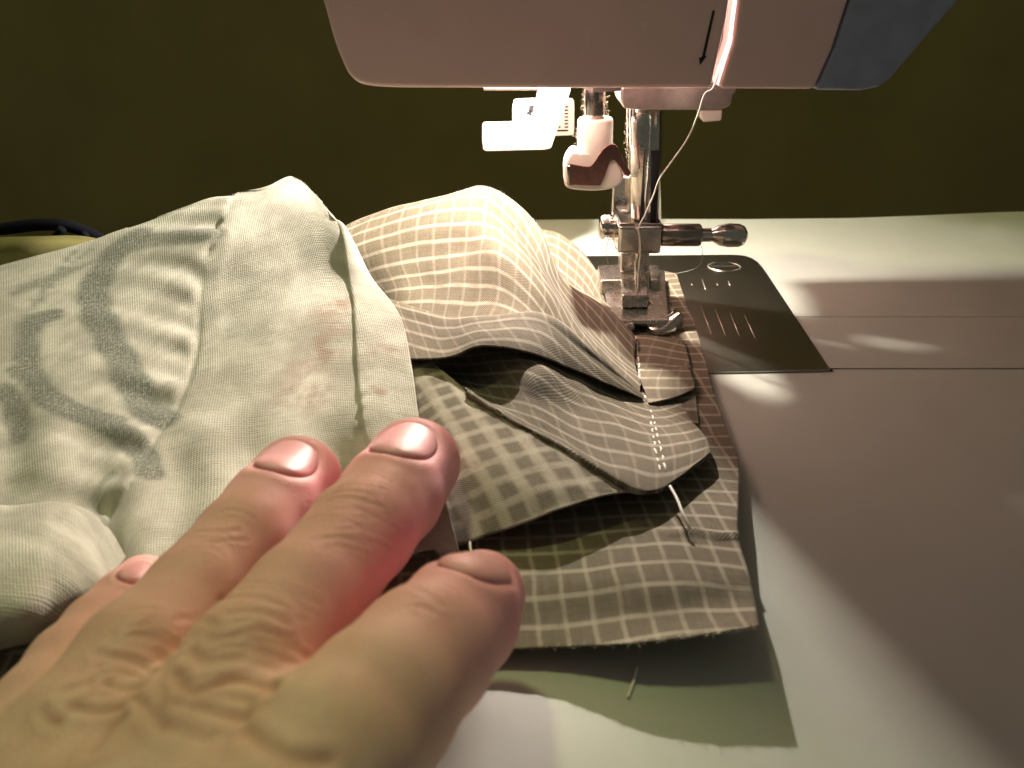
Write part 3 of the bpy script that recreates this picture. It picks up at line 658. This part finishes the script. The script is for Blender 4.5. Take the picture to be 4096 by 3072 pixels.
roll, _, bvr = cloth('rolled_sleeve', [
    [(-350, 2020, .35), (100, 2020, .35), (300, 2040, .35), (430, 2120, .35), (520, 2220, .35)],
    [(-350, 2035, .9), (100, 2038, .95), (240, 2065, .9), (380, 2150, .75), (480, 2260, .6)],
    [(-350, 2180, 1.25), (80, 2180, 1.3), (230, 2200, 1.2), (360, 2260, 1.0), (450, 2330, .8)],
    [(-350, 2380, 1.3), (60, 2370, 1.3), (220, 2340, 1.15), (340, 2360, .95), (430, 2400, .75)],
    [(-350, 2540, 1.1), (60, 2500, 1.05), (210, 2460, .9), (330, 2420, .75), (420, 2440, .6)],
    [(-350, 2620, .7), (60, 2572, .6), (190, 2520, .5), (320, 2460, .45), (400, 2460, .4)]],
    M['cotton'], wt, 16, 14, .06, 1.6, 81, .04, extra=lambda G, U, V: .09*np.sin(U*3.3+V*.8)*np.exp(-((V-1.0)/.8)**2))
stitches('stitching', [bvw], [(1368, 985), (1395, 1120), (1414, 1238), (1429, 1480), (1440, 1600), (1468, 1800)], M['thread'], wt, .12, .07, .012, .004)
stitches('stitching', [bvw], [(1492, 1180), (1505, 1300), (1520, 1480), (1530, 1600), (1550, 1700)], M['thread'], wt, .12, .14, .012, .004)
stitches('stitching', [bvw], [(850, 950), (815, 1069), (799, 1238), (791, 1392), (753, 1530), (700, 1640), (640, 1740)], M['thread'], wt, .14, .06, .014, .004)

# ================================================================ THREADS
def thr(name, pts, r, m, label, cat='thread', n=8):
    L = smoothline(pts, 8); o = MB().tube(L, r, 8).build(name, m); tag(o, label, cat); return o
thr('upper_thread', [PY(2880, 270, -2.3), PY(2852, 352, -2.2), PY(2819, 377, -2.15), PY(2792, 458, -1.95), PY(2751, 553, -1.7), PY(2688, 644, -1.4), PY(2638, 716, -1.2), PY(2615, 779, -1.0), PY(2579, 861, -.85),
    PY(2554, 910, -.70), PY(2560, 955, -.62), PY(2561, 1018, -.62), PY(2556, 1060, -.4), PY(2548, 1200, -.12)], .019, M['thread'], 'pale thread running from the cover slot down to the needle clamp')
thr('loose_thread', [PY(2440, 945, .2), PY(2428, 985, .1), PY(2425, 1020, 0), PY(2436, 1062, .1)], .008, M['threadfaint'], 'thin short loose thread hanging below the left chrome screw')
thr('loose_thread', [PY(2806, 985, .0), PY(2810, 1020, .2), PY(2800, 1060, .5), PY(2760, 1082, .8), PY(2690, 1096, 1.0)], .007, M['threadfaint'], 'faint looped thread hanging from the needle clamp arm over the plate')
pa, _n = hit(bvm, 2668, 1935)
thr('thread_tail', [PZ(2680, 1945, .80), PZ(2708, 1995, .85), PZ(2730, 2050, .85), PZ(2752, 2098, .78), PZ(2760, 2118, .72)], .022, M['thread'], 'short white thread tail sticking out below the stitched seam')
thr('thread_or_glint', [PZ(2548, 2668, .02), PZ(2536, 2720, .03), PZ(2512, 2790, .02)], .02, M['thread'], 'pale strand standing in for a reflection of the thread tail on the table')  # added strand in place of a bright reflection of the thread tail
thr('thread_or_glint', [PZ(1881, 2150, .62), PZ(1880, 2185, .62), PZ(1886, 2215, .60)], .018, M['thread'], 'tiny white thread end sticking out between the two fingers')

# ================================================================ BACKGROUND THINGS, LEFT
yc_ = cloth('yellow_cloth', [
    [(-300, 980, 2.0), (0, 960, 2.2), (170, 950, 2.3), (340, 950, 2.2), (480, 980, 1.6)],
    [(-300, 1010, 2.2), (0, 985, 2.4), (170, 975, 2.4), (350, 985, 2.1), (480, 1020, 1.5)],
    [(-300, 1100, 1.6), (0, 1090, 1.7), (170, 1080, 1.7), (350, 1070, 1.5), (480, 1080, 1.1)],
    [(-300, 1250, .3), (0, 1230, .3), (170, 1220, .3), (350, 1200, .3), (480, 1180, .3)]], M['yellow'], None, 10, 10, .05, 1, 91, .08)[0]
tag(yc_, 'blurred yellow cloth lying behind the white garment', 'cloth')
st = thing('black_strap', tuple(PY(200, 1000, 3)), 'blurred black strap looped over the yellow cloth', 'strap')
for pts, r_ in (([(-200, 950), (-60, 925), (40, 912), (140, 900), (240, 900), (320, 918), (400, 955), (460, 990)], .17), ([(250, 915), (215, 960), (170, 1000), (110, 1050)], .12), ([(345, 935), (310, 975), (270, 1010), (220, 1050)], .10)):
    MB().tube([Vector(PY(a, b, 2.2 if r_ > .15 else 1.2)) for a, b in smoothline(pts, 6)], r_, 10).build('loop', M['strap'], st)

# ================================================================ HAND
def toW(p): px, py, z, rp = p; c = PZ(px, py, z); return np.append(c, rp*np.linalg.norm(c-CAM)/F)
FING = {
 'middle': [(1660, 1852, 1.45, 182), (1560, 1990, 1.6, 198), (1440, 2130, 1.8, 205), (1220, 2400, 1.9, 218), (1010, 2660, 1.9, 245), (760, 3000, 1.7, 262), (450, 3450, 1.5, 290)],
 'ring':   [(1188, 1918, 1.30, 172), (1085, 2040, 1.45, 180), (965, 2170, 1.55, 176), (780, 2390, 1.6, 185), (560, 2650, 1.6, 222), (330, 2980, 1.5, 245), (0, 3450, 1.3, 280)],
 'pinky':  [(575, 2345, 1.0, 112), (500, 2430, 1.1, 125), (410, 2520, 1.15, 132), (300, 2680, 1.2, 160), (190, 2850, 1.2, 180), (50, 3100, 1.1, 200), (-200, 3500, 1.0, 230)],
 'index':  [(1925, 2378, 1.35, 172), (1835, 2475, 1.65, 228), (1690, 2620, 1.95, 262), (1510, 2820, 2.15, 290), (1330, 3040, 2.15, 330), (1100, 3400, 2.0, 370)]}
FW = {k: np.array([toW(p) for p in v]) for k, v in FING.items()}
PALM = [np.array([toW(p) for p in v]) for v in (
    [(650, 3080, 1.35, 250), (450, 3400, 1.2, 300)], [(1050, 3080, 1.6, 300), (900, 3450, 1.5, 330)], [(230, 3100, 1.1, 220), (-50, 3500, 1.0, 260)])]
def conechain(P, ch, sq=None):
    d = None
    for a, b in zip(ch[:-1], ch[1:]):
        ab = b[:3]-a[:3]; t = np.clip(((P-a[:3])@ab)/(ab@ab), 0, 1)
        tt = t*t*(3-2*t)*.35+t*.65
        q = np.linalg.norm(P-a[:3]-t[:, None]*ab, axis=1)-(a[3]+(b[3]-a[3])*tt)
        if d is None: d = q
        else:
            k = .12; h = np.clip(.5+.5*(q-d)/k, 0, 1); d = q*(1-h)+d*h-k*h*(1-h)
    return d
def smin(a, b, k):
    h = np.clip(.5+.5*(b-a)/k, 0, 1); return b*(1-h)+a*h-k*h*(1-h)
yweb = FW['middle'][4][1]
def sdf(P):
    P = np.asarray(P, float)
    prox = np.clip((yweb+.2-P[:, 1])/1.6, 0, 1)          # fingers melt together towards the back of the hand
    k = .035+.5*prox
    d = conechain(P, FW['middle'])
    for n_ in ('ring', 'index', 'pinky'): d = smin(d, conechain(P, FW[n_]), k)
    for c_ in PALM: d = smin(d, conechain(P, c_), .45)
    return d
def surfnet(lo, hi, h):
    ax = [np.arange(lo[i], hi[i]+h, h) for i in range(3)]; n = [len(a) for a in ax]
    X = np.stack(np.meshgrid(*ax, indexing='ij'), -1).reshape(-1, 3)
    D = np.concatenate([sdf(X[i:i+400000]) for i in range(0, len(X), 400000)]).reshape(n)
    S = D < 0
    cs = np.zeros([m-1 for m in n], int)
    for a in (0, 1):
        for b in (0, 1):
            for c in (0, 1): cs += S[a:n[0]-1+a, b:n[1]-1+b, c:n[2]-1+c]
    act = (cs > 0) & (cs < 8); idx = -np.ones(act.shape, int); I = np.argwhere(act); idx[act] = np.arange(len(I))
    acc = np.zeros((len(I), 3)); cnt = np.zeros(len(I))
    cor = [(a, b, c) for a in (0, 1) for b in (0, 1) for c in (0, 1)]
    for i, p in enumerate(cor):
        for q in cor[i+1:]:
            if sum(abs(x-y) for x, y in zip(p, q)) != 1: continue
            d0 = D[I[:, 0]+p[0], I[:, 1]+p[1], I[:, 2]+p[2]]; d1 = D[I[:, 0]+q[0], I[:, 1]+q[1], I[:, 2]+q[2]]
            m = (d0 < 0) != (d1 < 0); t = np.where(m, d0/(d0-d1+1e-12), 0)
            acc += np.where(m[:, None], np.array(p)+t[:, None]*(np.array(q)-np.array(p)), 0); cnt += m
    V = np.array(lo)+(I+acc/cnt[:, None])*h; Fc = []
    for a in range(3):
        b, c = (a+1) % 3, (a+2) % 3
        sl0 = [slice(None)]*3; sl1 = [slice(None)]*3; sl0[a] = slice(0, n[a]-1); sl1[a] = slice(1, n[a])
        E = np.argwhere(S[tuple(sl0)] != S[tuple(sl1)]); E = E[(E[:, b] > 0) & (E[:, c] > 0) & (E[:, b] < n[b]-1) & (E[:, c] < n[c]-1)]
        s0 = S[E[:, 0], E[:, 1], E[:, 2]]
        def g(db, dc):
            e = E.copy(); e[:, b] -= db; e[:, c] -= dc; return idx[e[:, 0], e[:, 1], e[:, 2]]
        q = np.stack([g(0, 0), g(1, 0), g(1, 1), g(0, 1)], 1); q[~s0] = q[~s0][:, ::-1]; Fc.append(q)
    return V, np.concatenate(Fc)
allp = np.concatenate(list(FW.values())); lo = (allp[:, :3]-allp[:, 3:]).min(0)-.2; hi = (allp[:, :3]+allp[:, 3:]).max(0)+.2
lo[1] = max(lo[1], PZ(1000, 3500, 2.8)[1])
HV, HF = surfnet(lo, hi, .042)
def sgrad(P, e=.02):
    g_ = np.stack([sdf(P+np.eye(3)[i]*e)-sdf(P-np.eye(3)[i]*e) for i in range(3)], 1); return g_/(np.linalg.norm(g_, axis=1, keepdims=True)+1e-9)
for _ in range(1): HV = HV-sgrad(HV)*sdf(HV)[:, None]
HN = sgrad(HV)
hb = BVHTree.FromPolygons([Vector(v) for v in HV], [tuple(int(i) for i in f) for f in HF])
# nails
NAILS = [('middle', (1618, 1756), (1690, 1702), 1.18, .86), ('ring', (1150, 1826), (1215, 1768), 1.05, .80), ('index', (1915, 2236), (1985, 2243), 1.0, .80), ('pinky', (545, 2285), (575, 2262), .5, .38)]
nails = []
for nm, px, px2, L_, W_ in NAILS:
    ch = FW[nm]; p, n = hit(hb, *px); p2, _q = hit(hb, *px2)
    a1 = ch[0][:3]-ch[1][:3]; a1 /= np.linalg.norm(a1); a2 = p2-p; a2 /= np.linalg.norm(a2)
    n = sgrad(p[None])[0]; axis = a1*.4+a2*.6; axis = axis-n*(axis@n); axis /= np.linalg.norm(axis); b = np.cross(n, axis)
    nails.append((p, n, axis, b, L_, W_, nm))
# creases: 3-D lines on the skin
CR = [([(707, 2700), (753, 2761), (830, 2753), (922, 2722), (1014, 2730), (1099, 2761)], .10, .085),
      ([(715, 2815), (830, 2838), (907, 2861), (991, 2876)], .10, .05), ([(768, 2615), (830, 2645), (960, 2630)], .10, .045),
      ([(1037, 2507), (1114, 2546), (1183, 2584)], .08, .035), ([(884, 2400), (1000, 2384), (1114, 2415)], .08, .03), ([(907, 2460), (1022, 2446), (1150, 2490)], .08, .03),
      ([(384, 2607), (476, 2630), (569, 2661), (607, 2707)], .08, .045), ([(430, 2738), (500, 2753), (560, 2760)], .09, .05),
      ([(300, 2830), (384, 2845), (492, 2838)], .09, .055), ([(169, 2838), (184, 2876), (230, 2899)], .08, .045), ([(369, 3007), (430, 2930), (492, 2876)], .11, .06),
      ([(645, 2620), (661, 2738), (640, 2830), (653, 2892), (730, 2930), (830, 2953)], .12, .025), ([(991, 2930), (1076, 2992), (1153, 3030), (1306, 3045)], .12, .06),
      ([(1283, 2028), (1343, 1998), (1432, 1998), (1532, 2028)], .055, .028), ([(1300, 2050), (1400, 2035), (1500, 2070)], .05, .022), ([(1340, 1975), (1430, 1965), (1500, 1985)], .05, .018),
      ([(1230, 2160), (1350, 2150), (1480, 2180)], .06, .018), ([(776, 2130), (865, 2128), (955, 2118)], .06, .026), ([(800, 2175), (890, 2165), (990, 2160)], .05, .02), ([(850, 2085), (930, 2070)], .05, .018),
      ([(1640, 2345), (1720, 2380), (1760, 2430)], .07, .02), ([(1660, 2420), (1720, 2450)], .07, .016), ([(700, 2480), (780, 2470), (860, 2500)], .08, .02), ([(520, 2540), (640, 2560), (720, 2600)], .08, .025),
      ([(760, 2790), (880, 2790), (1010, 2810)], .09, .03), ([(540, 2800), (600, 2850), (640, 2920)], .1, .04), ([(250, 2760), (330, 2740), (400, 2700)], .08, .035)]
FINE = []
_r2 = np.random.RandomState(5)
for (cx0, cy0, ax0, half, n0, wd0, dp0) in ((1400, 2010, 11, 170, 9, .04, .022), (1420, 2150, 9, 170, 6, .04, .016), (880, 2130, 11, 120, 7, .04, .018), (960, 2640, 14, 230, 9, .06, .03), (470, 2720, 12, 170, 7, .06, .03), (1700, 2390, 10, 120, 5, .05, .015), (1050, 2430, 12, 200, 7, .05, .022), (610, 2500, 11, 150, 5, .05, .02)):
    for i_ in range(n0):
        oy = cy0+(i_-n0/2)*24+_r2.uniform(-9, 9); ox = cx0-(i_-n0/2)*15+_r2.uniform(-30, 30); hl = half*_r2.uniform(.35, .9); tl = _r2.uniform(.0, .35)
        FINE.append(([(ox-hl, oy-hl*tl*.3+14), (ox-hl*.4, oy-5), (ox+hl*.3, oy-2+hl*tl*.3), (ox+hl, oy+hl*tl+12)], wd0, dp0*_r2.uniform(.5, 1.2)))
disp = np.zeros(len(HV)); crs = np.zeros(len(HV))
for pts, wd, dp in CR+FINE:
    L = [hit(hb, *q)[0] for q in smoothline(pts, 4)]; L = [q for q in L if q is not None]
    if len(L) < 2: continue
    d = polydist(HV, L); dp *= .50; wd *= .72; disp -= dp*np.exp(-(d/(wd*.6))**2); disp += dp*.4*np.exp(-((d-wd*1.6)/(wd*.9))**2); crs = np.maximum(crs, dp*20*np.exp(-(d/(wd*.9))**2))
for p, n, ax_, b, L_, W_, nm in nails:             # groove round each nail, soft fold outside it
    q = HV-p; s = q@ax_/(L_/2); t = q@b/(W_/2); near = (q@n > -.7)
    rr = (np.abs(s)**2.6+np.abs(t)**2.6)**(1/2.6)
    disp += near*(-.024*np.exp(-((rr-1.0)/.10)**2)+.016*np.exp(-((rr-1.28)/.17)**2)-.012*(rr < 1))
u_ = HV[:, 0]; v_ = HV[:, 1]
disp += .012*np.sin(u_*3.1+v_*1.3)*np.sin(v_*2.7-HV[:, 2]*2)
HVd = HV+HN*disp[:, None]
pink = np.zeros(len(HV))
for nm, ch in FW.items():
    d = np.linalg.norm(HV-ch[0][:3], axis=1); pink = np.maximum(pink, {'middle': .95, 'index': .95, 'ring': .8, 'pinky': .55}[nm]*np.clip(1.4-d/2.6, 0, 1))
pk = PZ(980, 2660, 1.9); pink = np.maximum(pink, .25*np.exp(-(np.linalg.norm(HV-pk, axis=1)/1.1)**2))
hr = thing('person_hand', tuple(FW['middle'][3][:2])+(0,), 'left hand with bare fingers pressing down on the white and checked cloth', 'hand')
link('skin_surface', HVd, HF, M['skin'], hr, attrs={'pink': pink, 'crease': np.clip(crs, 0, 1)})
for p, n, ax_, b, L_, W_, nm in nails:
    ns, ntt = 22, 22; vs = []; uvs = []
    for i in range(ns+1):
        for j in range(ntt+1):
            s = -1+2*i/ns; t = -1+2*j/ntt
            # map the square to a rounded nail outline
            e = 2.3; m_ = max(abs(s), abs(t)); rr = (abs(s)**e+abs(t)**e)**(1/e)
            f_ = m_/rr if rr > 1e-6 else 1                  # rounded outline
            S, T = s*f_, t*f_
            q0 = p+ax_*S*L_/2+b*T*W_/2; vs.append((q0, S, T)); uvs.append(((S+1)/2, (T+1)/2))
    Q = np.array([q[0]+n*.5 for q in vs])
    # walk down on to the finger surface
    for _ in range(60):
        dd = sdf(Q); Q = Q-n*np.clip(dd, -.08, .08)[:, None]*.8
    S_ = np.array([q[1] for q in vs]); T_ = np.array([q[2] for q in vs]); rr = (np.abs(S_)**2.6+np.abs(T_)**2.6)**(1/2.6)
    lift = .014-.046*np.clip((rr-.8)/.2, 0, 1)**2+.02*np.clip(S_, 0, 1)
    Q = Q+n*lift[:, None]
    link('fingernail', Q, gfaces(ns+1, ntt+1), M['nail'], hr, uv=uvs, solid=.02, offset=-1)

# ================================================================ LINT AND FUZZ
def hairs(name, pts, n, length, r, m, parent, spread, seed, down=0.0):
    R = np.random.RandomState(seed); mb = MB()
    for _ in range(n):
        k = R.uniform(0, len(pts)-1.001); i = int(k); p = pts[i]+(pts[i+1]-pts[i])*(k-i)+R.normal(0, spread, 3)
        d = R.normal(0, 1, 3); d[2] = d[2]*.7+.3; d /= np.linalg.norm(d); c_ = R.normal(0, .8, 3); L = length*R.uniform(.3, 1.2); q = [p]
        for s in range(4):
            d = d+c_*.35+R.normal(0, .25, 3); d /= np.linalg.norm(d); q.append(q[-1]+d*L/4)
        mb.tube(q, r, 3, False)
    o = mb.build(name, m, parent); o['kind'] = 'stuff'; return o
hairs('lint', [PY(2508, 450, .2), PY(2508, 640, .2)], 70, .08, .0025, M['lint'], sm, .025, 1)
hairs('lint', [PY(2335, 370, .2), PY(2335, 470, .2)], 34, .09, .0025, M['lint'], sm, .03, 2)
hairs('lint', [PY(2422, 370, .2), PY(2426, 500, .2)], 26, .09, .0025, M['lint'], sm, .03, 3)
hairs('lint', [PY(2640, 850, -.1), PY(2650, 890, -.1)], 40, .09, .0025, M['lint'], sm, .05, 4)
hairs('lint', [PY(2310, 520, .1), PY(2312, 600, .1), PY(2450, 600, .1)], 30, .14, .003, M['lint'], sm, .03, 5)
hairs('cloth_fuzz', [Gh[28, j] for j in range(Gh.shape[1])][::4], 900, .07, .0028, M['thread'], gt, .02, 6)
hairs('cloth_fuzz', [Gw[40, j] for j in range(Gw.shape[1])][::4], 900, .07, .0028, M['thread'], wt, .02, 7)
hairs('frayed_edge', [Gb[-1, j] for j in range(Gb.shape[1])][::3], 150, .06, .004, M['thread'], gt, .01, 8)
